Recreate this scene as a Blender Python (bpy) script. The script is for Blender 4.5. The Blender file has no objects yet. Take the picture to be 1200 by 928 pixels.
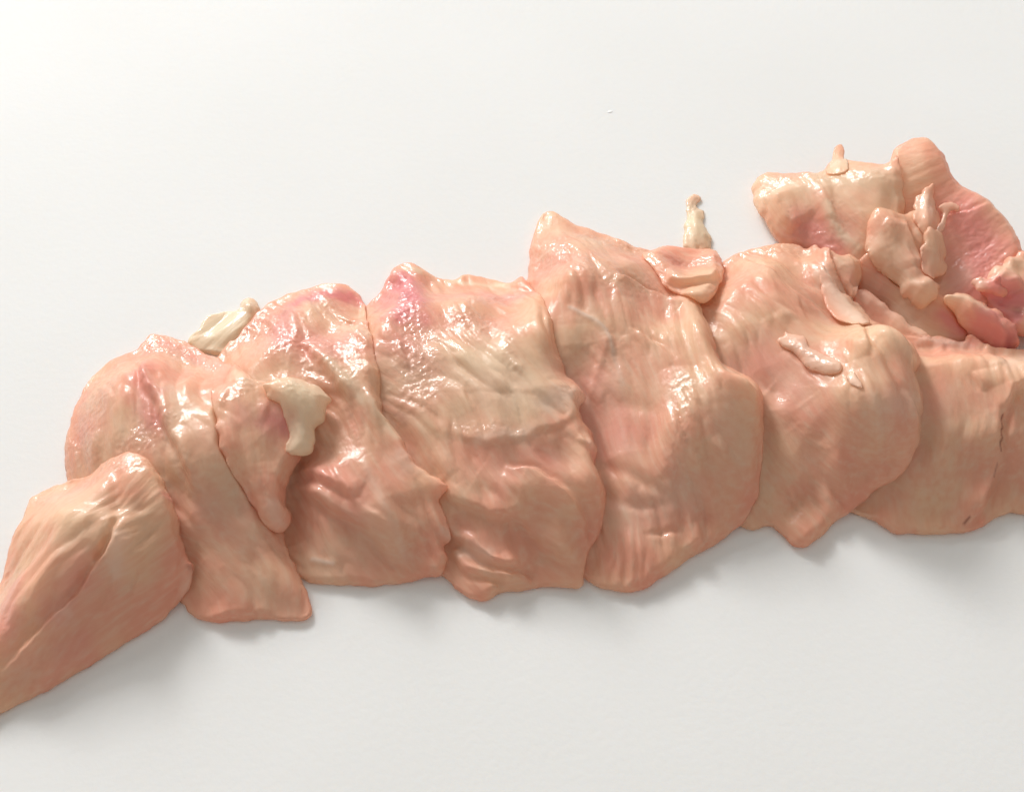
import bpy, math
import numpy as np
from mathutils import Vector

# ------------------------------------------------------------------ camera
SC = bpy.context.scene
MM = 0.001
TILT = math.radians(36.0)        # tilt away from straight down
DIST = 0.365                     # metres from lens to the middle of the board
LENS = 50.0
FPX = LENS / 36.0 * 1200.0       # focal length in photo pixels
CAM = np.array([0.0, -DIST * math.sin(TILT), DIST * math.cos(TILT)])
cd = bpy.data.cameras.new('camera'); cam = bpy.data.objects.new('camera', cd)
SC.collection.objects.link(cam); SC.camera = cam
cam.location = CAM; cam.rotation_euler = (TILT, 0, 0)
cd.lens = LENS; cd.sensor_width = 36.0; cd.sensor_fit = 'HORIZONTAL'
cd.clip_start = 0.005; cd.clip_end = 20.0

# ------------------------------------------------------------------ light
W = bpy.data.worlds.new('World'); SC.world = W; W.use_nodes = True
bg = W.node_tree.nodes['Background']
bg.inputs['Color'].default_value = (1.0, 0.96, 0.905, 1); bg.inputs['Strength'].default_value = 0.44

def area(name, loc, target, sx, sy, power, col):
    l = bpy.data.lights.new(name, 'AREA'); l.shape = 'RECTANGLE'; l.size = sx; l.size_y = sy
    l.energy = power; l.color = col
    o = bpy.data.objects.new(name, l); SC.collection.objects.link(o)
    o.location = loc
    o.rotation_euler = (Vector(target) - Vector(loc)).to_track_quat('-Z', 'Y').to_euler()
    return o
area('window_light', (-0.95, 1.80, 1.02), (0, 0, 0), 1.45, 0.95, 32.0, (1.0, 1.0, 0.995))
area('added_glint_lamp', (-0.88, 1.80, 0.98), (0, 0, 0), 0.42, 0.42, 35.0, (1.0, 1.0, 0.995))  # small extra lamp added at the window to sharpen the wet highlights

VS = SC.view_settings
VS.view_transform = 'Standard'; VS.look = 'None'; VS.exposure = 0.0; VS.gamma = 1.0; VS.use_curve_mapping = False
CY = SC.cycles
CY.max_bounces = 14; CY.volume_bounces = 12; CY.transparent_max_bounces = 16; CY.diffuse_bounces = 4; CY.glossy_bounces = 3
CY.use_adaptive_sampling = True; CY.adaptive_threshold = 0.03

# ------------------------------------------------------------------ helpers
def at(u, v, z):
    """point (mm) at height z (mm) above the board for a place in the photograph"""
    dx = (u - 600.0) / FPX; dy = -(v - 464.0) / FPX
    d = np.array([dx, math.sin(TILT) + dy * math.cos(TILT), -math.cos(TILT) + dy * math.sin(TILT)])
    t = (z * MM - CAM[2]) / d[2]
    p = CAM + t * d
    return p[0] * 1000, p[1] * 1000
PX = DIST / FPX * 1000           # about mm per photo pixel

_perm = np.random.RandomState(7).permutation(512)
_perm = np.concatenate([_perm, _perm, _perm])
_ang = np.random.RandomState(3).rand(512) * 2 * math.pi
_gx, _gy = np.cos(_ang), np.sin(_ang)
def noise(x, y, seed=0):
    x = np.asarray(x, float) + seed * 37.17; y = np.asarray(y, float) + seed * 11.73
    xi = np.floor(x).astype(int); yi = np.floor(y).astype(int)
    xf = x - xi; yf = y - yi
    u = xf * xf * xf * (xf * (xf * 6 - 15) + 10); v = yf * yf * yf * (yf * (yf * 6 - 15) + 10)
    def g(ix, iy, fx, fy):
        h = _perm[(_perm[ix % 512] + iy) % 512]
        return _gx[h] * fx + _gy[h] * fy
    a = g(xi, yi, xf, yf); b = g(xi + 1, yi, xf - 1, yf)
    c = g(xi, yi + 1, xf, yf - 1); d = g(xi + 1, yi + 1, xf - 1, yf - 1)
    return ((a * (1 - u) + b * u) * (1 - v) + (c * (1 - u) + d * u) * v) * 1.5

def sstep(a, b, x):
    t = np.clip((x - a) / (b - a), 0, 1); return t * t * (3 - 2 * t)

def blur(A, s):
    """Gaussian-like blur, s in cells (three box passes)"""
    r = max(1, int(round(s * 0.95)))
    for ax in (0, 1):
        for _ in range(3):
            P = np.pad(A, [(r + 1, r) if i == ax else (0, 0) for i in (0, 1)], mode='edge')
            c = np.cumsum(P, axis=ax)
            n = A.shape[ax]
            hi = np.take(c, np.arange(2 * r + 1, 2 * r + 1 + n), axis=ax)
            lo = np.take(c, np.arange(0, n), axis=ax)
            A = (hi - lo) / (2 * r + 1)
    return A

def catmull(P, closed, n):
    P = np.array(P, float); N = len(P)
    if N < 2: return P
    out = []
    for i in range(N if closed else N - 1):
        if closed: p0, p1, p2, p3 = P[i - 1], P[i], P[(i + 1) % N], P[(i + 2) % N]
        else: p0, p1, p2, p3 = P[max(i - 1, 0)], P[i], P[i + 1], P[min(i + 2, N - 1)]
        for k in range(n):
            t = k / n
            out.append(0.5 * (2 * p1 + (p2 - p0) * t + (2 * p0 - 5 * p1 + 4 * p2 - p3) * t * t + (3 * p1 - p0 - 3 * p2 + p3) * t ** 3))
    if not closed: out.append(P[-1])
    return np.array(out)

def seg_dist(X, Y, A, B):
    """nearest distance from points to segments; returns dist, nearest x, y, global param, side"""
    best = np.full(X.shape, 1e18); nx = np.zeros(X.shape); ny = np.zeros(X.shape); tt = np.zeros(X.shape); sd = np.zeros(X.shape)
    n = len(A)
    for i in range(n):
        ax, ay = A[i]; bx, by = B[i]; ex, ey = bx - ax, by - ay
        L = ex * ex + ey * ey + 1e-12
        t = np.clip(((X - ax) * ex + (Y - ay) * ey) / L, 0, 1)
        qx = ax + t * ex; qy = ay + t * ey
        d = (X - qx) ** 2 + (Y - qy) ** 2
        m = d < best
        best = np.where(m, d, best); nx = np.where(m, qx, nx); ny = np.where(m, qy, ny)
        tt = np.where(m, (i + t) / n, tt)
        sd = np.where(m, np.sign(ex * (Y - ay) - ey * (X - ax)), sd)
    return np.sqrt(best), nx, ny, tt, sd

def inside(X, Y, P):
    r = np.zeros(X.shape, bool); n = len(P)
    for i in range(n):
        x1, y1 = P[i]; x2, y2 = P[(i + 1) % n]
        if y1 == y2: continue
        c = ((y1 > Y) != (y2 > Y)) & (X < (x2 - x1) * (Y - y1) / (y2 - y1) + x1)
        r ^= c
    return r

# ------------------------------------------------------------------ the meat, described piece by piece
#  relief marks:  ('R', points, height mm, half width mm)  a soft ridge (or groove when negative)
#                 ('S', points, height mm, fall mm, 'L'/'R')  a lip: sharp on one side, sloping away on the named side
#  colour marks:  (what, points, half width px, strength)   what = pink / fat / pale / blood / wet
PIECES = []
def piece(key, **k):
    k['key'] = key; PIECES.append(k)
# --- right-hand group, farthest first
piece('H', folds=3, name='cupped_flap', T=3.2, re=1.0, R=6, z0=14, fib=(70, -30), seed=1, lump=0.35,
  out=[(1047,178),(1057,170),(1073,165),(1088,167),(1099,178),(1108,187),(1113,204),(1124,217),(1145,229),(1161,239),(1177,257),(1190,275),(1197,292),(1197,306),(1185,324),(1170,340),(1160,358),(1130,366),(1095,362),(1070,340),(1055,300),(1050,262),(1047,245),(1043,225),(1041,205),(1043,188)],
  lift=[(1073,168,15),(1045,190,12),(1050,260,6),(1090,250,7),(1110,190,13),(1150,232,11),(1195,290,8),(1190,275,9),(1150,300,4),(1110,320,3),(1140,350,2),(1080,330,3),(1170,335,6)],
  relief=[('R',[(1075,180),(1080,230)],1.2,5),('R',[(1110,250),(1140,310)],-1.4,8),('S',[(1050,240),(1044,205),(1052,176)],0.8,3,'R')],
  col=[('pink',[(1125,250),(1150,290),(1140,330)],34,.62),('pink',[(1150,285)],30,.35),('wet',[(1120,260),(1160,310)],36,1.0),('fat',[(1075,175),(1065,205)],16,.35),('pale',[(1130,325)],18,.4)])
piece('I', rag=1.3, folds=5, name='back_lobe', T=7, re=1.6, R=9, z0=6, fib=(60, 80), seed=2, lump=0.8,
  out=[(881,217),(890,208),(901,204),(925,206),(954,206),(965,201),(972,192),(990,190),(998,193),(1017,195),(1035,197),(1048,190),(1058,215),(1060,255),(1045,300),(1020,322),(990,318),(962,300),(940,290),(922,288),(910,280),(903,268),(890,250),(883,234)],
  lift=[(885,220,1),(960,205,6),(1040,200,10),(1050,260,6),(990,300,3),(915,280,0),(930,240,3)],
  relief=[('S',[(904,226),(918,252),(930,272)],1.6,5,'L'),('R',[(962,225),(970,246),(980,270),(1003,293)],1.5,2.2),('R',[(938,225),(955,265)],-.7,3),('R',[(1000,215),(1015,250)],-.8,4),('R',[(1035,205),(1030,245)],1,3)],
  col=[('fat',[(895,225),(960,215),(1030,210)],28,.65),('fat',[(968,240),(980,268),(1005,292)],6,.7),('pink',[(945,265),(975,285)],22,.5),('pink',[(955,225)],14,.25),('wet',[(930,265),(970,285)],24,.9),('wet',[(920,210),(1035,205)],16,.7),('wet',[(978,240)],8,1)])
piece('I2', name='fat_spike', T=0.8, re=0.3, R=3, z0=12, fib=(10, -60), seed=3, lump=0.2, parent='I', on=7,
  out=[(968,204),(974,190),(977,177),(981,171),(988,171),(990,184),(994,198),(985,206)],
  relief=[], col=[('fat',[(981,190)],20,.8),('wet',[(981,190)],14,.6)])
piece('K2', rag=1.5, folds=4, name='inner_band', T=5.5, re=1.5, R=6, z0=7, fib=(70, 50), seed=4, lump=0.6,
  out=[(1003,322),(1006,306),(1014,299),(1024,298),(1045,310),(1068,322),(1090,338),(1106,350),(1116,365),(1128,380),(1134,394),(1122,404),(1085,402),(1056,380),(1032,360),(1012,346)],
  relief=[('S',[(1030,318),(1055,340),(1085,362)],1.0,3,'R'),('R',[(1050,362),(1085,385),(1120,392)],-.7,2)],
  col=[('pink',[(1110,372),(1126,388)],12,.7),('pale',[(1070,365)],20,.3),('wet',[(1010,310),(1040,330)],16,.6)])
piece('J', rag=1.8, folds=4, name='folded_flap', T=5.5, re=1.3, R=7, z0=12, fib=(50, 90), seed=5, lump=0.5, 
  out=[(1014,272),(1016,258),(1023,250),(1036,248),(1050,250),(1060,253),(1074,248),(1090,262),(1104,278),(1107,296),(1097,312),(1087,322),(1094,331),(1101,337),(1098,346),(1091,354),(1080,358),(1071,356),(1058,342),(1046,329),(1032,318),(1019,304),(1014,288)],
  lift=[(1025,255,9),(1070,255,9),(1100,285,6),(1060,320,5),(1085,350,4)],
  relief=[('S',[(1060,256),(1072,285),(1080,312)],1.0,4,'R'),('R',[(1040,290),(1062,325),(1082,345)],1.3,3.2),('R',[(1086,318),(1078,325),(1066,326)],-1.0,1.6),('R',[(1034,262),(1050,268)],.6,3)],
  col=[('fat',[(1030,285),(1055,320),(1085,345)],22,.38),('fat',[(1092,338),(1084,354)],10,.35),('wet',[(1040,265)],16,.7),('pink',[(1090,295)],10,.2)])
piece('J1', rag=1.5, name='torn_shred', T=1.5, re=0.5, R=3, z0=17, fib=(10, -40), seed=6, lump=0.3, parent='J', on=8,
  out=[(1070,256),(1072,246),(1071,234),(1074,229),(1080,227),(1083,223),(1089,219),(1093,214),(1097,217),(1095,228),(1097,240),(1101,250),(1103,262),(1098,274),(1088,276),(1078,268)],
  relief=[('R',[(1085,225),(1086,262)],.7,1)], col=[('pale',[(1085,240)],24,.45),('wet',[(1085,240)],18,.7)])
piece('J2', name='torn_shred', T=1.1, re=0.45, R=2, z0=18, fib=(-20, 60), seed=36, lump=0.2, parent='J', on=9,
  out=[(1124,242),(1117,237),(1108,237),(1101,242),(1105,249),(1102,260),(1095,272),(1086,282),(1079,290),(1081,295),(1086,293),(1095,284),(1103,272),(1109,260),(1112,247),(1118,244),(1123,247)],
  relief=[], col=[('pale',[(1100,265)],60,.5),('wet',[(1100,262)],18,.6)])
piece('J3', name='torn_flap', rag=1.8, T=1.3, re=.45, R=4, z0=14, fib=(20, 70), seed=38, lump=0.5,
  out=[(1088,268),(1098,272),(1106,280),(1109,292),(1106,304),(1110,312),(1102,322),(1092,326),(1084,320),(1080,300),(1082,282)],
  relief=[('R',[(1092,276),(1098,312)],.6,1.6)], col=[('fat',[(1095,295)],30,.25),('wet',[(1095,290)],14,.5)])
piece('L2', rag=2.4, folds=5, name='raw_edge', T=7, re=1.6, R=6, z0=9, fib=(60, 40), seed=7, lump=1.2,
  out=[(1144,331),(1150,328),(1157,330),(1155,323),(1160,319),(1168,313),(1178,305),(1190,302),(1205,301),(1250,300),(1262,370),(1240,396),(1205,396),(1178,385),(1160,366),(1154,350)],
  lift=[(1170,315,4),(1200,305,6),(1165,350,2),(1210,380,3)],
  relief=[('S',[(1162,332),(1175,338),(1200,332)],1.6,5,'L'),('R',[(1175,345),(1195,360)],-1.2,2),('R',[(1185,342),(1190,375)],.9,1.6),('R',[(1168,350),(1180,372)],.8,1.5)],
  col=[('pink',[(1170,345),(1200,350)],20,.95),('pink',[(1190,372),(1170,362)],14,.8),('blood',[(1195,365)],7,.45),('fat',[(1165,318),(1200,308)],11,.6),('wet',[(1180,350),(1210,370)],26,1)])
piece('L1', rag=1.4, folds=3, name='muscle_end', T=7.5, re=2.0, R=6, z0=9, fib=(60, 40), seed=8, lump=0.5,
  out=[(1107,351),(1114,347),(1128,346),(1142,351),(1155,356),(1170,364),(1182,376),(1190,388),(1197,398),(1192,407),(1178,408),(1165,408),(1150,400),(1134,389),(1124,378),(1117,365)],
  relief=[('R',[(1125,355),(1165,385)],1.2,3.5)],
  col=[('pink',[(1150,375),(1180,395)],18,.75),('pink',[(1182,402)],10,.9),('blood',[(1184,400)],6,.5),('fat',[(1112,349),(1135,350),(1155,360)],5,.5),('wet',[(1160,362)],12,.6)])
piece('K1', rag=2, name='thin_sheet', T=2.4, re=0.8, R=4, z0=9, fib=(70, 50), seed=9, lump=0.4,
  out=[(998,344),(1010,338),(1022,345),(1034,355),(1054,371),(1068,381),(1088,391),(1090,402),(1074,408),(1058,402),(1038,398),(1016,384),(1004,366)],
  lift=[(1010,340,6),(1050,372,5),(1085,395,4),(1040,395,2)],
  relief=[('R',[(1015,358),(1045,380)],-1.0,2.5)],
  col=[('pale',[(1010,345),(1040,362),(1080,390)],9,.4),('wet',[(1070,390)],8,.8)])
piece('L3', name='torn_shred', rag=1.8, T=1.8, re=.6, R=3, z0=13, fib=(60, 20), seed=39, lump=0.4,
  out=[(1140,328),(1149,325),(1156,330),(1166,330),(1176,335),(1180,342),(1172,345),(1162,341),(1152,340),(1145,336)],
  relief=[], col=[('pink',[(1165,337)],16,.5),('pale',[(1146,330)],10,.6),('wet',[(1160,334)],16,.9)])
piece('G', peak=0.78, crest=1, folds=6, name='chicken_piece', T=17, re=1.1, R=14, soft=0.2, lip=0.5, z0=8, fib=(-20, 90), seed=10, lump=1.0,
  out=[(1036,384),(1060,393),(1078,396),(1100,394),(1118,398),(1130,398),(1134,391),(1142,392),(1156,402),(1170,407),(1200,409),(1262,415),(1280,500),(1262,600),(1200,601),(1180,602),(1160,611),(1140,621),(1110,625),(1075,625),(1045,623),(1025,610),(1000,601),(955,585),(928,515),(946,445),(992,405)],
  relief=[('R',[(1080,430),(1088,480),(1080,525),(1050,566),(1015,596)],-2.6,4.0),('S',[(1262,440),(1200,446),(1180,460),(1173,500),(1172,530),(1160,570),(1140,600),(1120,614)],1.3,5,'R'),('R',[(1175,480),(1172,540)],-1.2,.9),('R',[(1150,588),(1128,612)],-.5,.8),('R',[(1060,430),(1100,460),(1120,560)],-1.2,7),('R',[(1080,398),(1130,402)],.8,1.4),('R',[(1070,520),(1050,590)],.8,6),('R',[(1150,430),(1165,410)],.8,4)],
  col=[('pale',[(1180,430),(1210,420)],18,.55),('blood',[(1175,486),(1173,493),(1175.5,499),(1172.5,506),(1175,512),(1172,519),(1173.5,527)],1.0,.85),('blood',[(1168,545),(1164,560)],.9,.5),('blood',[(1136,606),(1130,613)],1.3,.8),('pink',[(1090,470)],40,.12),('pale',[(1078,397),(1130,400)],6,.5),('wet',[(1076,402)],9,1),('wet',[(1085,398),(1130,402)],6,.7),('pink',[(1100,398),(1140,400)],10,.35)])
piece('M', rag=1.8, name='small_lobe', T=5, re=1.7, R=4, z0=12, fib=(40, 60), seed=11, lump=0.8,
  out=[(960,300),(972,294),(985,301),(995,300),(1004,305),(1010,318),(1008,334),(1000,350),(988,350),(970,335),(960,318)],
  lift=[(985,305,6),(1005,330,3)],
  relief=[], col=[('fat',[(985,308)],14,.3),('pink',[(995,325)],16,.25),('wet',[(988,306)],14,.9)])
piece('F', peak=0.68, crest=1, folds=12, name='chicken_piece', feather=[([(1060,552),(1008,590)],10,.6)], T=15, re=1.1, R=14, soft=0.2, lip=0.7, z0=12, fib=(50, 85), seed=12, lump=1.1,
  out=[(828,322),(848,305),(870,295),(898,288),(926,285),(945,290),(956,287),(970,297),(978,315),(988,338),(1001,354),(1012,364),(1018,372),(1033,382),(1056,396),(1067,405),(1072,416),(1076,430),(1070,442),(1077,456),(1081,474),(1080,492),(1077,520),(1060,552),(1032,571),(1008,590),(996,600),(978,612),(959,632),(944,640),(930,638),(915,625),(904,616),(885,620),(862,615),(812,600),(782,520),(764,435),(772,378),(800,340)],
  relief=[('R',[(1000,372),(1055,404),(1066,440),(1072,490),(1064,530)],2.2,3.4),('R',[(830,345),(842,400),(866,440),(898,462)],-3.2,4.5),('R',[(900,480),(898,560)],-1.6,3),('S',[(962,312),(980,345),(1000,372),(1010,400),(1015,420)],.9,5,'R'),('R',[(965,322),(985,345),(998,368)],1.2,2.4),('R',[(970,390),(978,420),(965,455)],-1.3,5),('R',[(945,470),(965,500),(958,520)],-1.5,3.2),('R',[(930,500),(955,545),(958,585)],-1.2,2.4),('R',[(1000,470),(1060,480)],1.4,6),('R',[(1075,520),(1045,540),(1000,548)],-1.2,2.5),('R',[(900,520),(905,600)],.8,6),('R',[(985,600),(1010,560)],-.8,3),('R',[(980,585),(950,625)],.6,4),('R',[(880,380),(900,430)],-.6,8),('R',[(925,605),(945,580)],-.9,1.4)],
  col=[('pale',[(963,318),(980,345),(998,366)],9,.95),('fat',[(990,350),(1030,395),(1060,410)],16,.35),('pale',[(1030,480),(1070,470)],16,.4),('pink',[(880,425),(930,450)],34,.3),('wet',[(850,300),(950,290)],14,1),('wet',[(900,315),(940,330)],26,.35),('wet',[(1060,410)],10,.7),('wet',[(1000,480),(1070,480)],14,.4)])
piece('F1', rag=1.0, name='fat_shred', T=1.1, re=0.45, R=4, z0=22, fib=(70, 40), seed=13, lump=0.4, parent='F', on=0, lie='F',
  out=[(912,398),(918,394),(920,388),(926,392),(934,393),(942,395),(950,408),(962,415),(973,421),(984,426),(987,433),(982,438),(968,439),(952,434),(940,425),(930,412),(918,407)],
  relief=[('R',[(930,405),(960,426),(980,432)],.8,1.6)], col=[('pale',[(920,400),(980,432)],26,.55),('wet',[(940,410),(965,420)],16,1)])
piece('F3', rag=1.2, name='fat_strip', T=1.1, re=0.4, R=5, z0=22, fib=(60, 60), seed=37, lump=0.5, parent='F', on=0, lie='F', feather=[([(962,332),(975,362),(1000,378)],10,1.0)],
  out=[(961,311),(966,316),(970,324),(980,331),(986,341),(997,347),(1002,357),(1012,362),(1018,370),(1019,378),(1008,382),(994,378),(978,370),(967,354),(962,336)],
  relief=[], col=[('pale',[(963,315),(985,345),(1012,372)],14,.65),('wet',[(980,338)],12,.5)])
piece('F2', name='fat_shred', T=0.8, re=0.3, R=2, z0=20, fib=(30, 60), seed=14, lump=0.2, parent='F', on=0, lie='F',
  out=[(991,444),(996,438),(1000,437),(1006,446),(1010,455),(1004,456),(995,452)],
  relief=[], col=[('pale',[(1000,446)],14,.6),('wet',[(1000,446)],8,.5)])
piece('E', peak=0.7, crest=1, folds=14, name='chicken_piece', feather=[([(894,490),(890,570),(866,616)],12,.7)], T=15, re=1.1, R=14, soft=0.2, lip=0.9, z0=14, fib=(30, 90), seed=15, lump=1.2,
  out=[(616,330),(620,303),(622,285),(628,263),(636,251),(645,248),(655,252),(672,262),(700,272),(730,283),(752,292),(768,295),(790,310),(805,330),(812,345),(820,358),(830,383),(837,400),(841,415),(848,428),(858,434),(872,440),(886,450),(893,462),(895,480),(895,520),(891,560),(884,592),(866,616),(850,630),(825,645),(800,660),(776,677),(753,691),(727,693),(700,687),(686,677),(640,650),(600,560),(572,460),(577,395),(598,352)],
  relief=[('R',[(806,352),(828,402),(842,434),(880,458),(886,490)],2.4,3.2),('R',[(662,440),(690,480),(704,540),(712,590),(700,640)],-2.4,4.0),('R',[(690,650),(690,680)],-1.2,3),('S',[(720,322),(745,332),(775,346),(800,356)],1.0,4,'R'),('R',[(640,290),(665,330),(670,380)],1.0,6),('R',[(690,400),(700,470),(705,540)],-2.0,9),('R',[(800,425),(802,480),(792,550),(775,640)],1.8,7),('R',[(668,360),(706,382),(719,411)],.45,.8),('R',[(712,395),(690,470)],.3,.9),('R',[(693,535),(730,552),(765,570),(785,582)],-.9,1.6),('R',[(700,570),(740,592),(785,590)],-.7,1.5),('R',[(760,625),(795,620)],-.6,.9),('R',[(720,470),(770,480)],-.5,2),('R',[(850,470),(860,560)],.9,8),('R',[(730,640),(800,655)],.6,5)],
  col=[('pink',[(690,460),(715,520)],36,.34),('pink',[(715,300),(780,310)],26,.2),('pale',[(668,360),(706,382),(719,411)],2.6,.8),('pale',[(718,411),(730,450)],3,.4),('pale',[(735,600),(800,580)],24,.28),('fat',[(640,262),(700,285)],12,.3),('fat',[(840,470),(870,520)],24,.3),('wet',[(640,300),(700,320),(770,340)],26,.8),('wet',[(690,275),(770,300)],10,1),('wet',[(800,450),(795,560)],12,1),('wet',[(700,400),(720,430)],26,.35),('pale',[(843,420),(860,438)],4,.5)])
piece('E1', name='rolled_lip', T=3.4, re=1.6, R=6, feather=[([(752,300),(778,287),(834,290)],9,1.0),([(752,300),(768,318),(796,344)],9,1.0)], z0=22, fib=(60, 15), seed=16, lump=0.5, parent='E', on=0, lie='E',
  out=[(752,300),(762,292),(778,287),(795,288),(812,291),(834,290),(844,299),(848,316),(844,334),(834,349),(825,354),(812,351),(796,344),(780,335),(768,318)],
  relief=[('S',[(775,318),(800,326),(830,322),(845,312)],1.3,4,'L'),('R',[(785,300),(825,303)],-1,2)],
  col=[('fat',[(815,340),(838,325)],10,.4),('pink',[(790,300)],16,.2),('wet',[(770,300),(835,300)],14,1),('wet',[(790,318)],12,1)])
piece('D', peak=0.52, crest=1, folds=14, name='chicken_piece', feather=[([(622,336),(640,365),(656,415)],14,.95)], T=15, re=1.0, R=14, soft=0.3, lip=0.5, z0=14, fib=(50, 70), seed=17, lump=1.2,
  out=[(432,356),(444,343),(453,328),(461,315),(477,309),(492,313),(508,323),(530,328),(548,322),(572,326),(598,330),(611,324),(622,334),(634,350),(648,382),(655,412),(664,438),(674,448),(683,458),(685,468),(680,480),(685,495),(694,508),(699,524),(698,545),(706,562),(710,588),(706,612),(700,630),(690,648),(686,666),(682,684),(668,689),(650,686),(620,691),(585,695),(568,703),(550,700),(536,690),(520,676),(470,655),(402,590),(372,500),(376,425),(405,376)],
  relief=[('R',[(672,456),(684,500),(690,545),(698,590)],1.8,3.2),('R',[(446,460),(478,520),(512,570)],-2.2,3.5),('R',[(532,600),(540,640)],-1.5,3),('S',[(690,462),(664,488),(630,503),(590,512),(555,514),(518,502)],.5,8,'R'),('R',[(490,330),(520,370),(530,420)],-.9,4),('R',[(560,380),(590,420),(590,460)],1.8,12),('S',[(521,568),(540,586),(578,599),(609,607),(627,625),(661,648),(684,656)],1.1,6,'L'),('S',[(508,594),(530,624),(565,643),(590,656),(630,662)],1.3,5,'L'),('S',[(527,645),(548,662),(575,673),(622,678)],1.0,4,'L'),('S',[(590,546),(620,550),(645,563),(668,588),(682,612),(688,640)],1.2,5,'R'),('R',[(500,540),(560,560),(640,580)],.7,3),('R',[(625,375),(645,420),(655,445)],1.0,3.5),('R',[(600,350),(625,400),(650,440)],-.8,2.6),('R',[(668,455),(682,466)],1,2.5),('R',[(690,515),(697,535)],.9,1.6),('R',[(478,318),(470,350),(455,372)],1,3)],
  col=[('pink',[(470,325),(480,350),(470,370)],20,1.0),('pink',[(452,345),(490,375)],18,.55),('blood',[(472,350)],5,.35),('blood',[(440,362)],4,.35),('pink',[(520,345),(590,345)],18,.4),('pink',[(490,420),(470,400)],24,.35),('fat',[(475,312),(490,316)],6,.8),('fat',[(530,328),(590,330)],4,.8),('fat',[(560,425),(600,450)],46,.6),('pale',[(640,470),(680,468)],13,.7),('pale',[(560,514),(620,505)],7,.4),('pink',[(695,530)],7,.4),('pale',[(693,522)],7,.4),('pale',[(545,645),(570,650)],9,.5),('pink',[(600,540),(640,540)],30,.18),('wet',[(470,330),(490,460)],26,1),('wet',[(540,372),(570,385)],20,1),('wet',[(560,350),(610,345)],14,.8),('wet',[(590,390),(605,430)],10,.7),('wet',[(660,455),(682,466)],10,.9),('wet',[(540,500),(620,512)],10,.7),('blood',[(466,485),(474,494)],5,.3)])
piece('C', peak=0.62, crest=1, folds=14, name='chicken_piece', feather=[([(422,348),(438,398),(447,470)],12,.85)], T=14, re=0.9, R=14, soft=0.35, lip=0.4, z0=12, fib=(60, 75), seed=18, lump=1.1,
  out=[(266,404),(276,398),(292,376),(310,359),(330,347),(352,341),(374,334),(398,333),(415,338),(426,352),(430,372),(436,398),(440,420),(446,450),(448,480),(458,498),(470,512),(484,540),(500,554),(520,566),(524,574),(514,588),(522,606),(530,628),(526,636),(520,640),(524,656),(518,672),(498,676),(470,682),(440,686),(400,685),(365,682),(343,672),(300,655),(238,580),(218,505),(236,445)],
  relief=[('R',[(432,460),(450,500),(476,540),(510,566)],1.2,2.6),('R',[(372,500),(350,545),(342,600),(340,640)],-3.2,4.5),('R',[(380,480),(392,470)],-1.2,3),('R',[(372,415),(400,440),(430,470),(455,498),(478,535)],1.5,2.6),('S',[(352,400),(380,425),(412,470)],.8,4,'L'),('S',[(340,566),(382,588),(415,610),(446,628),(472,655)],1.6,6,'L'),('S',[(345,550),(385,560),(420,580)],1.0,4,'L'),('R',[(420,537),(446,583),(476,655)],1.0,2.6),('R',[(457,580),(480,612)],-.8,1.6),('R',[(430,500),(410,530)],.5,5),('R',[(366,656),(390,660)],.4,.8),('R',[(355,636),(430,662)],.8,5),('R',[(404,380),(440,405)],1.0,3),('R',[(415,360),(432,410)],-.9,2.4),('R',[(505,600),(525,632)],.8,1.8),('R',[(440,545),(500,575)],.6,4),('R',[(340,520),(400,540)],-.9,5)],
  col=[('pink',[(345,355),(380,343),(415,348)],13,.85),('pink',[(335,370),(330,400)],18,.5),('pink',[(360,400),(390,410)],26,.3),('blood',[(335,365)],6,.2),('fat',[(385,425),(420,460),(465,512)],7,.6),('fat',[(405,383),(430,392)],9,.6),('fat',[(440,640),(380,660)],30,.3),('pale',[(470,535),(480,545)],12,.45),('pale',[(366,656),(390,660)],2.2,.9),('pale',[(425,540),(450,590),(475,650)],5,.3),('pale',[(520,622),(528,630)],4,.6),('pink',[(365,560),(430,590)],26,.22),('wet',[(300,380),(400,430)],36,1),('wet',[(370,345),(425,400)],20,.9),('wet',[(400,440),(440,470)],14,.7),('wet',[(410,475),(430,560)],16,.4)])
piece('B', peak=0.6, crest=0.85, folds=12, name='chicken_piece', T=15, re=0.9, R=14, soft=0.35, lip=0.4, z0=12, fib=(50, 95), seed=19, lump=1.0,
  out=[(160,410),(166,402),(176,393),(190,392),(208,397),(232,408),(262,424),(284,440),(302,465),(322,505),(334,560),(332,600),(332,622),(338,645),(346,664),(358,690),(366,712),(362,723),(345,727),(300,726),(262,729),(240,727),(222,718),(212,706),(180,700),(125,680),(85,630),(80,580),(76,545),(77,518),(84,488),(95,460),(112,437),(135,420)],
  relief=[('R',[(196,560),(216,620),(230,665)],-1.8,3.0),('S',[(166,420),(174,448),(190,476),(214,533),(238,593)],1.5,6,'L'),('S',[(246,462),(258,531),(293,590),(326,642)],1.0,5,'R'),('R',[(205,445),(232,520),(280,600)],1.4,5),('R',[(238,595),(270,640),(330,700)],-.7,3.5),('R',[(222,610),(240,660),(300,715)],.8,3),('R',[(290,620),(345,690)],.8,4),('R',[(120,450),(100,510)],.7,8),('R',[(170,410),(220,425)],-.7,2),('R',[(228,640),(225,690)],-.8,3)],
  col=[('pink',[(165,440),(180,490)],18,.5),('pink',[(110,500)],30,.15),('pale',[(200,455),(215,480)],9,.4),('fat',[(230,500),(290,620)],24,.25),('fat',[(300,690),(345,715)],20,.3),('pink',[(195,400),(250,425)],14,.3),('wet',[(120,450),(95,530)],26,1),('wet',[(150,520),(190,500)],22,1),('wet',[(175,400),(250,430)],16,.9),('wet',[(205,540),(245,600)],12,.8)])
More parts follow.
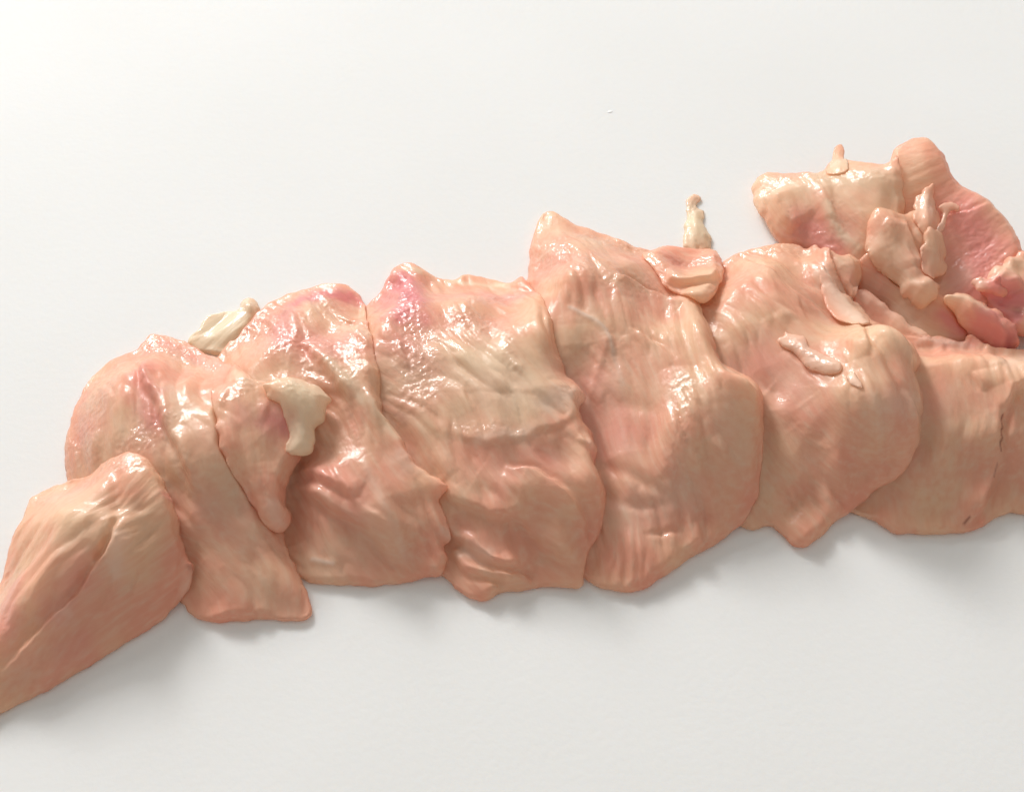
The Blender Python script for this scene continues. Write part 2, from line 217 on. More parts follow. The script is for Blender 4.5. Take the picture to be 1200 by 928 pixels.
piece('B1', folds=4, name='folded_flap', T=4, re=1.0, R=9, feather=[([(293,586),(256,516),(253,493),(248,469),(262,450)],9,.85)], z0=20, fib=(40, 90), seed=20, lump=0.6, parent='B', on=0, lie='B',
  out=[(248,469),(250,458),(262,450),(268,438),(277,430),(289,438),(301,448),(316,450),(335,450),(352,456),(362,472),(362,500),(358,522),(352,535),(347,545),(340,557),(335,574),(336,590),(340,603),(335,617),(326,624),(312,617),(301,601),(293,586),(277,562),(264,539),(256,516),(253,493)],
  relief=[('R',[(344,530),(328,575),(328,605)],1.4,2.6),('R',[(275,440),(300,452)],.9,2.5),('R',[(300,480),(320,500)],-.6,6),('R',[(310,540),(325,600)],.9,4),('R',[(260,500),(285,560)],.5,3)],
  col=[('pink',[(318,490),(345,495)],20,.55),('pink',[(285,490)],20,.3),('fat',[(276,438),(288,448)],9,.6),('pale',[(320,595),(328,612)],8,.45),('wet',[(255,470),(300,450)],14,.8),('wet',[(320,480)],24,.3),('wet',[(320,560),(325,600)],12,.4)])
piece('B2', rag=1.6, name='fat_rim', T=3.0, re=1.2, R=6, feather=[([(334,528),(338,510),(333,486),(312,462)],9,1.0)], z0=24, fib=(60, 60), seed=21, lump=0.5, parent='B1', on=0, lie='B1',
  out=[(308,452),(320,449),(333,444),(350,444),(370,452),(379,459),(390,466),(389,471),(383,474),(380,489),(371,498),(368,514),(365,526),(358,532),(345,533),(334,528),(338,516),(338,500),(333,486),(325,474),(312,462)],
  relief=[], col=[('fat',[(345,455),(368,480),(358,525)],34,1.0),('wet',[(345,452),(372,470)],16,.9)])
piece('A', peak=0.62, crest=0.5, folds=9, name='chicken_piece', feather=[([(188,557),(206,600),(220,650)],10,.5)], T=15, re=1.0, R=14, soft=0.3, lip=0.5, z0=12, fib=(-50, 70), seed=22, lump=0.9,
  out=[(-60,790),(-30,725),(0,684),(8,650),(17,625),(29,603),(34,586),(48,577),(66,569),(88,562),(104,560),(114,553),(121,544),(134,538),(152,531),(166,534),(178,542),(188,557),(197,575),(206,600),(213,632),(220,655),(227,664),(226,676),(220,690),(207,709),(186,728),(152,750),(110,776),(60,806),(0,836),(-50,862),(-72,842)],
  relief=[('R',[(170,545),(190,590),(210,650)],1.2,3.0),('S',[(140,596),(132,632),(108,672),(76,712),(40,752),(-10,800)],1.5,8,'L'),('S',[(138,600),(104,650),(62,700)],.9,4,'R'),('R',[(95,590),(55,660),(15,730)],1.2,7),('R',[(152,550),(160,620),(120,715),(50,790)],1.0,5),('R',[(136,552),(140,600)],-1.3,1.8),('R',[(175,560),(195,640)],.6,4),('R',[(165,580),(178,680)],-.5,2.5),('R',[(100,730),(10,800)],-.7,2.5),('R',[(60,640),(100,625)],-.5,3)],
  col=[('fat',[(60,590),(110,580),(90,620)],26,.35),('pink',[(90,680),(60,715)],20,.35),('pink',[(15,690),(10,730)],16,.35),('pink',[(20,790),(90,760)],20,.2),('pale',[(140,630),(135,668)],9,.5),('pale',[(75,718)],9,.4),('pink',[(196,580)],7,.45),('blood',[(222,664)],3,.4),('pale',[(225,670),(214,700)],4,.5),('wet',[(8,670),(5,740)],14,.9),('wet',[(40,585),(110,563)],9,.7),('wet',[(130,545),(170,545)],14,.9),('wet',[(190,600)],12,.5)])
# --- fat lying behind
piece('Y1', rag=2, name='fat_scrap', T=1.2, re=0.45, R=6, z0=3, fib=(50, -40), seed=31, lump=0.8,
  out=[(222,404),(232,384),(246,370),(262,366),(276,366),(284,356),(292,350),(302,356),(304,372),(296,392),(276,412),(248,416)],
  relief=[('R',[(288,356),(298,368)],.8,1.0)], col=[('fat',[(260,385)],80,1.0),('wet',[(290,360)],14,.8)])
piece('Y2', rag=2, name='fat_scrap', T=0.9, re=0.35, R=4, z0=2, fib=(10, -60), seed=32, lump=0.8,
  out=[(803,292),(799,280),(801,268),(806,258),(803,247),(806,236),(813,227),(820,231),(819,243),(826,250),(823,262),(831,272),(832,288),(824,297)],
  relief=[('R',[(812,262),(815,285)],.8,1.2)], col=[('fat',[(815,265)],60,1.0),('wet',[(813,240)],12,.9)])
# ------------------------------------------------------------------ drape the pieces on each other (height fields over the board, mm)
X0, X1, Y0, Y1 = -176.0, 176.0, -118.0, 112.0
BY = {p['key']: p for p in PIECES}
ORDER = ['Y1', 'Y2'] + [p['key'] for p in PIECES if not p['key'].startswith('Y')]
state = {}

def bil(F, x, y, x0, y0, h):
    fx = np.clip((np.asarray(x, float) - x0) / h, 0, F.shape[1] - 1.001); fy = np.clip((np.asarray(y, float) - y0) / h, 0, F.shape[0] - 1.001)
    ix = fx.astype(int); iy = fy.astype(int); fx = fx - ix; fy = fy - iy
    return (F[iy, ix] * (1 - fx) + F[iy, ix + 1] * fx) * (1 - fy) + (F[iy + 1, ix] * (1 - fx) + F[iy + 1, ix + 1] * fx) * fy

def place(key, pts, which):
    """photo places -> board mm, using the heights found in the previous round"""
    p = BY[key]; out = []
    st = state.get(key)
    for i, (u, v) in enumerate(pts):
        k = (key, which, round(u, 2), round(v, 2))
        if st is None:
            z = p['z0'] * (0.55 if which == 'out' else 1.0)
            if which == 'out' and v > 560: z = min(z, 3)
        else:
            x, y = memo[k][:2]
            zz = float(bil(st['edge'] if which == 'out' else st['topb'], x, y, st['x0'], st['y0'], st['h']))
            z = 0.5 * memo[k][2] + 0.5 * zz
        x, y = at(u, v, z); memo[k] = (x, y, z); out.append((x, y))
    return np.array(out)
memo = {}

def build_round(h, fine):
    NX = int((X1 - X0) / h) + 1; NY = int((Y1 - Y0) / h) + 1
    H = np.zeros((NY, NX))
    new = {}
    for key in ORDER:
        p = BY[key]; seed = p['seed']
        P = catmull(place(key, p['out'], 'out'), True, 8)
        # ragged, soft edge
        s = np.arange(len(P)) * 0.35
        nrm = np.roll(P, -1, 0) - np.roll(P, 1, 0); nrm /= np.linalg.norm(nrm, axis=1)[:, None] + 1e-9
        jit = 0.42 * noise(P[:, 0] / 3.1, P[:, 1] / 3.1, seed) + 0.10 * noise(P[:, 0] / 1.3, P[:, 1] / 1.1, seed + 3)
        if fine: P = P + np.stack([nrm[:, 1], -nrm[:, 0]], 1) * jit[:, None] * p.get('rag', 1.0)
        mg = 4.0
        i0 = max(0, int((P[:, 0].min() - mg - X0) / h)); i1 = min(NX, int((P[:, 0].max() + mg - X0) / h) + 1)
        j0 = max(0, int((P[:, 1].min() - mg - Y0) / h)); j1 = min(NY, int((P[:, 1].max() + mg - Y0) / h) + 1)
        xs = X0 + np.arange(i0, i1) * h; ys = Y0 + np.arange(j0, j1) * h
        X, Y = np.meshgrid(xs, ys)
        d, qx, qy, _, _ = seg_dist(X, Y, P, np.roll(P, -1, 0))
        ins = inside(X, Y, P); d = np.where(ins, d, -d); dp = np.maximum(d, 0)
        # what lies beneath
        if p.get('lie'): Hn = new[p['lie']]; Hw = H[j0:j1, i0:i1]
        Hw = H[j0:j1, i0:i1]
        b = blur(Hw, 3.2 / h); b = blur(np.maximum(Hw, b), 2.2 / h); base = np.maximum(Hw + 0.05, b)
        if p.get('lift'):
            L = np.array(p['lift'], float); LP = place(key, [(a, c) for a, c, _ in p['lift']], 'in')
            w = 1.0 / (((X[..., None] - LP[:, 0]) ** 2 + (Y[..., None] - LP[:, 1]) ** 2) ** 1.3 + 4.0)
            lf = (w * L[:, 2]).sum(-1) / w.sum(-1)
            base = np.maximum(base, blur(lf, 2.5 / h))
        if p.get('on') and not p.get('lie'): base = np.maximum(base, p['on'])
        bt = blur(base, 1.6 / h)
        re, R, T = p['re'], p['R'], p['T']
        q = np.clip(dp / re, 0, 1); rnd = np.sqrt(np.maximum(0, 1 - (1 - q) ** 2))
        rt = sstep(0.25, 0.75, -(X - qx) / (dp + 1e-6)) * ins      # edges that lie over the neighbour to the right
        rt = blur(rt, 1.5 / h)
        fe = np.full_like(X, p.get('soft', 0.0))
        for pts, wpx, stg in p.get('feather', []):
            Q = place(key, pts, 'out'); Q = catmull(Q, False, 4) if len(Q) > 2 else Q
            fe = np.maximum(fe, stg * np.exp(-(seg_dist(X, Y, Q[:-1], Q[1:])[0] / (wpx * PX)) ** 2))
        Re = R * (1 + 0.45 * rt + 0.5 * fe) ; re_full = re; re = re * (1 - 0.72 * fe); rt = rt * (1 - fe)
        q = np.clip(dp / re, 0, 1); rnd = np.sqrt(np.maximum(0, 1 - (1 - q) ** 2))
        t = np.clip(dp / Re, 0, 1); dome = blur(np.where(ins, t * (1.6 - 0.6 * t), 0), min(R * 0.22, 2.5) / h) * (t ** 0.6) ** 0.5
        f = np.array([p['fib'][0], -p['fib'][1] * 1.2], float); f /= np.linalg.norm(f)
        wa = 5.0 * noise(X / 28, Y / 28, seed + 1)
        al = X * f[0] + Y * f[1]; ac = -X * f[1] + Y * f[0] + wa
        lum = p['lump']
        rel = lum * (0.75 * noise(X / 13, Y / 13, seed + 5) + 0.3 * noise(al / 11, ac / 4.5, seed + 6))
        bun = np.abs(noise(al / 24, ac / 6.5, seed + 40)) * 2.0          # rounded muscle bundles with sharp valleys
        bun2 = np.abs(noise(al / 15 + 0.4 * noise(X / 9, Y / 9, seed + 43), ac / 3.3, seed + 42)) * 2.0
        rel = rel + lum * (0.85 * bun * sstep(-0.25, 0.35, noise(X / 22, Y / 22, seed + 41)) + 0.40 * bun2 * sstep(-0.15, 0.4, noise(X / 17, Y / 17, seed + 44))) + p.get('lip', 1.3) * rt * sstep(0, 2.6, dp)
        colr = {k: np.zeros_like(X) for k in ('pink', 'fat', 'pale', 'blood', 'wet')}
        for m in p['relief']:
            kind, pts, amp, wd = m[:4]
            Q = place(key, pts, 'in'); Q = catmull(Q, False, 5) if len(Q) > 2 else Q
            dd, _, _, tt, sd = seg_dist(X, Y, Q[:-1], Q[1:])
            if kind == 'R':
                tap = 0.35 + 0.65 * np.sin(math.pi * np.clip(tt, 0.02, 0.98)) ** 0.6
                rel = rel + amp * tap * np.exp(-(dd / wd) ** 2)
            else:
                tap = np.clip(np.sin(math.pi * np.clip(tt, 0, 1)) * 1.8, 0, 1)
                sgn = sd if m[4] == 'L' else -sd
                wob = 0.9 * noise(X / 7, Y / 7, seed + 9) + 0.25 * noise(X / 2.5, Y / 2.5, seed + 10)
                sdist = sgn * dd + wob
                hi = np.exp(-np.maximum(sdist, 0) / wd); lo = np.exp(-(np.minimum(sdist, 0) / (0.45 + 0.16 * wd)) ** 2)
                dip = -0.40 * np.exp(-((sdist + 1.3) / 1.1) ** 2)
                end = np.exp(-(np.maximum(0, dd - 0) / (wd * 2.2)) ** 2)
                rel = rel + 1.8 * amp * tap * (np.where(sdist > 0, hi, lo) * end + dip)
        # small random folds running roughly along the grain
        rs = np.random.RandomState(seed * 13 + 5); cx, cy = P[:, 0].mean(), P[:, 1].mean(); ex, ey = np.ptp(P[:, 0]), np.ptp(P[:, 1])
        for _k in range(p.get('folds', 0)):
            fx0 = cx + (rs.rand() - .5) * ex * .85; fy0 = cy + (rs.rand() - .55) * ey * .85
            ln = 5 + 13 * rs.rand(); an = math.atan2(f[1], f[0]) + (rs.rand() - .5) * 1.1; cv = (rs.rand() - .5) * 0.09
            tt_ = np.linspace(-.5, .5, 6) * ln
            Q = np.stack([fx0 + tt_ * math.cos(an) - cv * tt_ ** 2 * math.sin(an), fy0 + tt_ * math.sin(an) + cv * tt_ ** 2 * math.cos(an)], 1)
            am = (0.35 + 0.9 * rs.rand() ** 2); fw = 1.5 + 3.5 * rs.rand(); sg = 1 if rs.rand() < .6 else -1
            ds, _, _, ts, ss = seg_dist(X, Y, Q[:-1], Q[1:])
            sdist = sg * ss * ds + 0.6 * noise(X / 5, Y / 5, seed + 50 + _k)
            tap = np.sin(math.pi * np.clip(ts, 0, 1)) ** 0.8
            rel = rel + am * tap * (np.where(sdist > 0, np.exp(-np.maximum(sdist, 0) / fw), np.exp(-(np.minimum(sdist, 0) / .7) ** 2)) * np.exp(-(ds / (2 * fw)) ** 2) - 0.35 * np.exp(-((sdist + 1.0) / .9) ** 2))
        for m in p['col']:
            what, pts, wpx, stg = m
            Q = place(key, pts, 'in'); wd = wpx * PX
            if len(Q) == 1: dd = np.hypot(X - Q[0, 0], Y - Q[0, 1])
            else:
                Q = catmull(Q, False, 5) if len(Q) > 2 else Q
                dd = seg_dist(X, Y, Q[:-1], Q[1:])[0]
            if fine and wd > 0.8: dd = np.maximum(0, dd + 0.38 * min(wd, 4) * (noise(X / (wd * .9 + .3), Y / (wd * .9 + .3), seed + 13) + 0.6 * noise(al / 3.0, ac / .9, seed + 15)))
            colr[what] = np.maximum(colr[what], stg * np.exp(-(dd / wd) ** 2))
        if fine:
            wet = 0.22 + 0.78 * colr['wet']
            n1 = noise(al / 9.0, ac / 1.7, seed + 20); n2 = noise(al / 4.0, ac / 0.95, seed + 21)
            rel = rel + 0.10 * n1 + 0.03 * n2
            # fine wet wrinkles: narrow raised threads
            wx = X + 0.8 * noise(X / 2.4, Y / 2.4, seed + 30); wy = Y + 0.8 * noise(X / 2.4, Y / 2.4, seed + 31)
            ga = wx * f[0] + wy * f[1]; gc = -wx * f[1] + wy * f[0]
            rid = 1 - np.abs(noise(ga / 2.6, gc / 1.25, seed + 32)) * 2.2
            rel = rel + wet ** 1.5 * (0.24 * np.clip(rid, 0, 1) ** 2 + 0.13 * noise(X / 1.3, Y / 1.3, seed + 33))
        if p.get('crest'):
            # the strip's cross-section: a long slope to the front, crest towards the back
            any_ = ins.any(0); yf = np.where(any_, np.where(ins, Y, 1e9).min(0), np.nan); yb = np.where(any_, np.where(ins, Y, -1e9).max(0), np.nan)
            ix = np.arange(len(xs)); ok = any_
            yf = np.interp(ix, ix[ok], yf[ok]); yb = np.interp(ix, ix[ok], yb[ok])
            yf = blur(np.repeat(yf[None], 3, 0), 5 / h)[1]; yb = blur(np.repeat(yb[None], 3, 0), 5 / h)[1]
            yn = np.clip((Y - yf) / np.maximum(yb - yf, 12), 0, 1)
            pk = p.get('peak', 0.68); pr = np.where(yn < pk, np.sin(yn / pk * math.pi / 2) ** 1.15, 1 - 0.75 * ((yn - pk) / (1 - pk)) ** 2)
            dome = dome * (1 - p['crest'] + p['crest'] * (0.2 + 0.8 * blur(pr, 2 / h)))
        fade = sstep(0, 1.6 * re_full, dp)
        top = bt + re + re * rnd + max(T - 2 * re_full, 0) * dome + rel * fade
        top = np.maximum(top, base + re * (0.3 + rnd))
        mid = base + re
        bot = np.minimum(base + re * (1 - rnd), top - 0.3)
        edge = blur(mid, 1.0 / h)
        new[key] = dict(x0=xs[0], y0=ys[0], h=h, edge=edge, topb=blur(np.where(ins, top, mid), 1.2 / h))
        if fine:
            new[key].update(dict(X=X, Y=Y, d=d, qx=qx, qy=qy, top=top, bot=bot, mid=mid, col=colr, al=al, ac=ac, ins=ins))
        H[j0:j1, i0:i1] = np.where(ins, np.maximum(top, Hw), Hw)
    return new, H

for _ in range(4):
    state, _H = build_round(1.2, False)
RES = 0.38
state, HF = build_round(RES, True)

# ------------------------------------------------------------------ materials
def nt(name):
    m = bpy.data.materials.new(name); m.use_nodes = True
    return m, m.node_tree.nodes, m.node_tree.links
def add(N, t, **kw):
    n = N.new(t)
    for k, v in kw.items():
        if k in n.inputs: n.inputs[k].default_value = v
        else: setattr(n, k, v)
    return n

def flesh_material(name, density, clear):
    m, N, L = nt(name)
    B = N['Principled BSDF']
    at_ = add(N, 'ShaderNodeAttribute', attribute_name='tissue'); sep = N.new('ShaderNodeSeparateColor')
    L.new(at_.outputs['Color'], sep.inputs[0])
    uv = add(N, 'ShaderNodeAttribute', attribute_name='grain')
    tc = N.new('ShaderNodeTexCoord')
    def mapped(src, sc):
        mp = N.new('ShaderNodeMapping'); mp.inputs['Scale'].default_value = sc; L.new(src, mp.inputs['Vector']); return mp.outputs[0]
    def mixc(fac, a, b, blend='MIX'):
        x = N.new('ShaderNodeMix'); x.data_type = 'RGBA'; x.blend_type = blend
        for s, v in ((x.inputs[0], fac), (x.inputs[6], a), (x.inputs[7], b)):
            if isinstance(v, (tuple, float, int)): s.default_value = v
            else: L.new(v, s)
        return x.outputs[2]
    def ramp(v, lo, hi, a=0.0, b=1.0):
        r = N.new('ShaderNodeMapRange'); r.inputs[1].default_value = lo; r.inputs[2].default_value = hi; r.inputs[3].default_value = a; r.inputs[4].default_value = b
        L.new(v, r.inputs[0]); return r.outputs[0]
    big = add(N, 'ShaderNodeTexNoise', Scale=70.0, Detail=4.0); L.new(tc.outputs['Object'], big.inputs['Vector'])
    fib = add(N, 'ShaderNodeTexNoise', Scale=1.0, Detail=2.0, Roughness=0.5); L.new(mapped(uv.outputs['Vector'], (0.08, 0.50, 1)), fib.inputs['Vector'])
    fine = add(N, 'ShaderNodeTexNoise', Scale=1.0, Detail=3.0); L.new(mapped(uv.outputs['Vector'], (0.55, 2.2, 1)), fine.inputs['Vector'])
    c = mixc(ramp(big.outputs[0], .35, .65), (1.0, 0.665, 0.45, 1), (0.99, 0.485, 0.345, 1))
    c = mixc(ramp(fib.outputs[0], .5, .72, 0, .40), c, (0.99, 0.74, 0.55, 1))
    c = mixc(ramp(fib.outputs[0], .5, .28, 0, .28), c, (0.90, 0.38, 0.23, 1))
    c = mixc(sep.outputs[0], c, (0.92, 0.28, 0.31, 1))
    c = mixc(sep.outputs[1], c, (1.0, 0.86, 0.64, 1))
    c = mixc(sep.outputs[2], c, (1.0, 0.80, 0.66, 1))
    c = mixc(at_.outputs['Alpha'], c, (0.16, 0.018, 0.02, 1))
    L.new(c, B.inputs['Base Color'])
    # translucent flesh: part of the light goes on into a scattering volume
    vol = add(N, 'ShaderNodeVolumePrincipled'); vol.inputs['Density'].default_value = density; vol.inputs['Color'].default_value = (1.0, 0.935, 0.84, 1)
    L.new(vol.outputs[0], N['Material Output'].inputs['Volume']); m.cycles.homogeneous_volume = True
    tr = N.new('ShaderNodeBsdfTransparent'); L.new(mixc(0.40, (1.0, 0.97, 0.93, 1), c), tr.inputs[0])
    mx = N.new('ShaderNodeMixShader'); mx.inputs[0].default_value = clear
    L.new(B.outputs[0], mx.inputs[1]); L.new(tr.outputs[0], mx.inputs[2]); 
    # thin wet film on top of everything
    fr = add(N, 'ShaderNodeFresnel', IOR=1.42); gl = add(N, 'ShaderNodeBsdfGlossy', Roughness=0.065)
    wt = add(N, 'ShaderNodeAttribute', attribute_name='wetness')
    mu = N.new('ShaderNodeMath'); mu.operation = 'MULTIPLY'; L.new(fr.outputs[0], mu.inputs[0]); L.new(ramp(wt.outputs['Fac'], 0, .7, .32, 1.4), mu.inputs[1])
    cap = N.new('ShaderNodeMath'); cap.operation = 'MINIMUM'; cap.inputs[1].default_value = 0.22; L.new(mu.outputs[0], cap.inputs[0])
    fm = N.new('ShaderNodeMixShader'); L.new(cap.outputs[0], fm.inputs[0]); L.new(mx.outputs[0], fm.inputs[1]); L.new(gl.outputs[0], fm.inputs[2])
    L.new(fm.outputs[0], N['Material Output'].inputs['Surface'])
    B.inputs['IOR'].default_value = 1.42; B.inputs['Specular IOR Level'].default_value = 0.32
    L.new(ramp(fine.outputs[0], .3, .75, .38, .58), B.inputs['Roughness'])
    # fine relief
    wr = add(N, 'ShaderNodeTexNoise', Scale=900.0, Detail=2.5); L.new(tc.outputs['Object'], wr.inputs['Vector'])
    b1 = add(N, 'ShaderNodeBump', Strength=0.35, Distance=0.0004); L.new(fib.outputs[0], b1.inputs['Height'])
    b2 = add(N, 'ShaderNodeBump', Strength=0.5, Distance=0.00016); L.new(fine.outputs[0], b2.inputs['Height']); L.new(b1.outputs[0], b2.inputs['Normal'])
    b3 = add(N, 'ShaderNodeBump', Strength=0.28, Distance=0.00020); L.new(wr.outputs[0], b3.inputs['Height']); L.new(b2.outputs[0], b3.inputs['Normal'])
    sp = add(N, 'ShaderNodeTexNoise', Scale=1400.0, Detail=1.0); L.new(tc.outputs['Object'], sp.inputs['Vector'])
    b4 = add(N, 'ShaderNodeBump', Strength=0.5, Distance=0.00026); L.new(sp.outputs[0], b4.inputs['Height']); L.new(ramp(wt.outputs['Fac'], 0, .8, .10, .95), b4.inputs['Strength']); L.new(b3.outputs[0], b4.inputs['Normal'])
    L.new(b3.outputs[0], B.inputs['Normal']); L.new(b4.outputs[0], gl.inputs['Normal']); L.new(b4.outputs[0], fr.inputs['Normal'])
    return m
FLESH = flesh_material('raw_chicken_flesh', 420.0, 0.46)
FAT = flesh_material('chicken_fat', 700.0, 0.42)

def board_material():
    m, N, L = nt('white_board_plastic')
    B = N['Principled BSDF']; tc = N.new('ShaderNodeTexCoord')
    n1 = add(N, 'ShaderNodeTexNoise', Scale=14.0, Detail=4.0); L.new(tc.outputs['Object'], n1.inputs['Vector'])
    n2 = add(N, 'ShaderNodeTexNoise', Scale=600.0, Detail=3.0); L.new(tc.outputs['Object'], n2.inputs['Vector'])
    cr = N.new('ShaderNodeValToRGB'); L.new(n1.outputs[0], cr.inputs[0])
    cr.color_ramp.elements[0].position = .3; cr.color_ramp.elements[0].color = (0.815, 0.815, 0.80, 1)
    cr.color_ramp.elements[1].position = .7; cr.color_ramp.elements[1].color = (0.84, 0.84, 0.828, 1)
    L.new(cr.outputs[0], B.inputs['Base Color'])
    B.inputs['Roughness'].default_value = 0.62; B.inputs['IOR'].default_value = 1.45; B.inputs['Specular IOR Level'].default_value = 0.1
    B.inputs['Subsurface Weight'].default_value = 0.25; B.inputs['Subsurface Radius'].default_value = (1, .9, .8); B.inputs['Subsurface Scale'].default_value = 0.003
    b = add(N, 'ShaderNodeBump', Strength=0.5, Distance=0.00010); L.new(n2.outputs[0], b.inputs['Height']); L.new(b.outputs[0], B.inputs['Normal'])
    return m
BOARD = board_material()

# ------------------------------------------------------------------ board
import bmesh
def board():
    bm = bmesh.new(); bmesh.ops.create_cube(bm, size=1.0)
    for v in bm.verts: v.co = Vector((v.co.x * 0.62, v.co.y * 0.52 + 0.0, v.co.z * 0.014 - 0.007))
    bmesh.ops.bevel(bm, geom=[e for e in bm.edges], offset=0.003, segments=3, affect='EDGES', profile=.5)
    me = bpy.data.meshes.new('cutting_board'); bm.to_mesh(me); bm.free()
    o = bpy.data.objects.new('cutting_board', me); SC.collection.objects.link(o); me.materials.append(BOARD)
    o['kind'] = 'structure'; o['label'] = 'plain white plastic cutting board under the raw chicken'
    return o
board()

# ------------------------------------------------------------------ mesh of one piece
def make_piece(key, name, origin=None):
    p = BY[key]; s = state[key]
    X, Y, d, ins = s['X'], s['Y'], s['d'], s['ins']
    ny, nx = X.shape
    cell = ins[:-1, :-1] | ins[:-1, 1:] | ins[1:, :-1] | ins[1:, 1:]
    use = np.zeros_like(ins); use[:-1, :-1] |= cell; use[:-1, 1:] |= cell; use[1:, :-1] |= cell; use[1:, 1:] |= cell
    border = use & (~ins | (d < 0.28 * RES))
    x = np.where(border, s['qx'], X); y = np.where(border, s['qy'], Y)
    g = lambda F: bil(F, x, y, s['x0'], s['y0'], s['h'])
    zt = np.where(border, g(s['mid']), s['top']); zb = np.where(border, zt, s['bot'])
    idt = np.full(X.shape, -1); idb = np.full(X.shape, -1)
    n = int(use.sum()); idt[use] = np.arange(n)
    inner = use & ~border; idb[use] = idt[use]; m = int(inner.sum()); idb[inner] = n + np.arange(m)
    co = np.concatenate([np.stack([x[use], y[use], zt[use]], 1), np.stack([x[inner], y[inner], zb[inner]], 1)]) * MM
    def quads(I, flip):
        a, b, c, e = I[:-1, :-1][cell], I[:-1, 1:][cell], I[1:, 1:][cell], I[1:, :-1][cell]
        return np.stack([a, e, c, b] if flip else [a, b, c, e], 1)
    ft = quads(idt, False); fb = quads(idb, True)
    allb = border[:-1, :-1][cell] & border[:-1, 1:][cell] & border[1:, 1:][cell] & border[1:, :-1][cell]
    F = np.concatenate([ft[~allb], fb[~allb]])
    if origin is None: origin = np.array([co[:, 0].mean(), co[:, 1].mean(), co[:, 2].min()])
    co = co - origin
    me = bpy.data.meshes.new(name)
    me.vertices.add(len(co)); me.vertices.foreach_set('co', co.ravel())
    me.loops.add(F.size); me.loops.foreach_set('vertex_index', F.ravel().astype(np.int32))
    me.polygons.add(len(F)); me.polygons.foreach_set('loop_start', np.arange(0, F.size, 4, dtype=np.int32))
    me.polygons.foreach_set('use_smooth', np.ones(len(F), bool))
    me.update(calc_edges=True); me.validate()
    C = s['col']
    def both(A): return np.concatenate([A[use], A[inner]])
    col = np.stack([both(C['pink']), both(C['fat']), both(C['pale']), both(C['blood'])], 1)
    a = me.attributes.new('tissue', 'FLOAT_COLOR', 'POINT'); a.data.foreach_set('color', col.ravel().astype(np.float32))
    gr = np.stack([both(s['al']), both(s['ac']), co[:, 2] * 1000], 1)
    a = me.attributes.new('grain', 'FLOAT_VECTOR', 'POINT'); a.data.foreach_set('vector', gr.ravel().astype(np.float32))
    a = me.attributes.new('wetness', 'FLOAT', 'POINT'); a.data.foreach_set('value', both(C['wet']).astype(np.float32))
    me.materials.append(FAT if key in ('Y1', 'Y2', 'I2', 'F1', 'F2', 'F3', 'J1', 'J2') else FLESH)
    o = bpy.data.objects.new(name, me); SC.collection.objects.link(o)
    return o, origin

def empty(name, origin):
    o = bpy.data.objects.new(name, None); SC.collection.objects.link(o); o.location = origin; o.empty_display_size = 0.01
    return o
def tag(o, label, cat, group=None):
    o['label'] = label; o['category'] = cat
    if group: o['group'] = group

GROUP = 'overlapping raw chicken pieces in the row'
def thing(label, parts, name='chicken_piece', cat='raw chicken', group=GROUP):
    """parts: (key, part name, parent key or None)"""
    made = {}; first = parts[0][0]
    if len(parts) == 1:
        o, org = make_piece(first, name); o.location = org; tag(o, label, cat, group); return o
    root = None
    for key, pn, par in parts:
        o, org = make_piece(key, pn, None if root is None else made['org'])
        if root is None:
            root = empty(name, org); made['org'] = org
        o.parent = made[par] if par else root
        made[key] = o
    tag(root, label, cat, group); return root

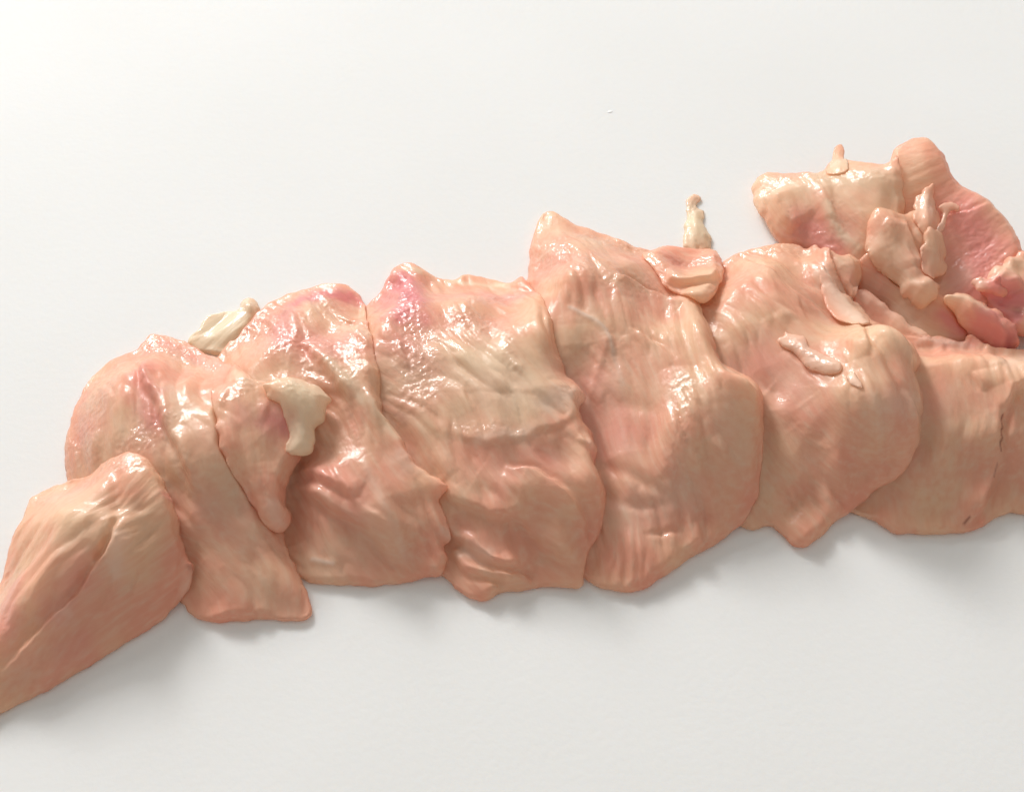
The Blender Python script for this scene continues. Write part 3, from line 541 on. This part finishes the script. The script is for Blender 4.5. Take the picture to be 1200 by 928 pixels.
thing('leftmost raw chicken piece, folded with a deep orange crease, cut by the picture edge', [('A', 'meat', None)])
thing('raw chicken piece with a hanging flap edged in white fat', [('B', 'meat', None), ('B1', 'folded_flap', None), ('B2', 'fat_rim', 'B1')])
thing('narrow raw chicken piece with a pale tendon stripe and pink upper edge', [('C', 'meat', None)])
thing('broad domed raw chicken piece with a bright pink corner at its top', [('D', 'meat', None)])
thing('tallest raw chicken piece with a pointed pale top corner and rolled lip', [('E', 'meat', None), ('E1', 'rolled_lip', None)])
thing('raw chicken piece carrying a loose pale shred of fat on its face', [('F', 'meat', None), ('F1', 'fat_shred', None), ('F2', 'fat_shred', None), ('F3', 'fat_strip', None), ('M', 'small_lobe', None)])
thing('smooth raw chicken piece with dark red slits, cut by the right picture edge', [('G', 'meat', None), ('K1', 'thin_sheet', None), ('K2', 'inner_band', None)])
tr = thing('trimmed raw chicken end with upstanding pink cupped flap at the upper right', [('H', 'cupped_flap', None), ('I', 'back_lobe', None), ('I2', 'fat_spike', 'I'), ('J', 'folded_flap', None), ('J3', 'torn_flap', 'J'), ('J1', 'torn_shred', 'J'), ('J2', 'torn_shred', 'J')])
thing('deep pink raw muscle end between the cupped flap and the smooth piece', [('L1', 'muscle_end', None), ('L2', 'raw_edge', None), ('L3', 'torn_shred', 'L2')])
thing('pale yellow fat lying behind the second piece from the left', [('Y1', 'fat_scrap', None)], 'fat_scrap', 'fat', None)
thing('small cream blob of fat on the board behind the tallest piece', [('Y2', 'fat_scrap', None)], 'fat_scrap', 'fat', None)

# ------------------------------------------------------------------ tiny drops on the board
def drops():
    m, N, L = nt('clear_juice'); B = N['Principled BSDF']
    B.inputs['Base Color'].default_value = (0.95, 0.95, 0.94, 1); B.inputs['Roughness'].default_value = 0.25
    rs = np.random.RandomState(4)
    spots = [(715, 131, 4.5, 'tiny bright drop of juice alone on the upper middle of the board')]
    for i, (u, v, r, lab) in enumerate(spots):
        x, y = at(u, v, 0); rr = r * PX * 0.55
        bm = bmesh.new(); bmesh.ops.create_icosphere(bm, subdivisions=3, radius=1.0)
        bmesh.ops.delete(bm, geom=[w for w in bm.verts if w.co.z < -0.25], context='VERTS')
        a = rs.rand() * 6.28; st = 1 + 0.5 * rs.rand()
        for w in bm.verts:
            k = 1 + 0.18 * math.sin(2 * math.atan2(w.co.y, w.co.x) + a)
            w.co = Vector((w.co.x * rr * k * st, w.co.y * rr * k, max(w.co.z, 0) * rr * 0.10)) * MM
        for fc in bm.faces: fc.smooth = True
        me = bpy.data.meshes.new('juice_drop'); bm.to_mesh(me); bm.free(); me.materials.append(m)
        o = bpy.data.objects.new('juice_drop', me); SC.collection.objects.link(o); o.location = (x * MM, y * MM, 0.00005); o.rotation_euler[2] = a
        tag(o, lab, 'drop')
drops()
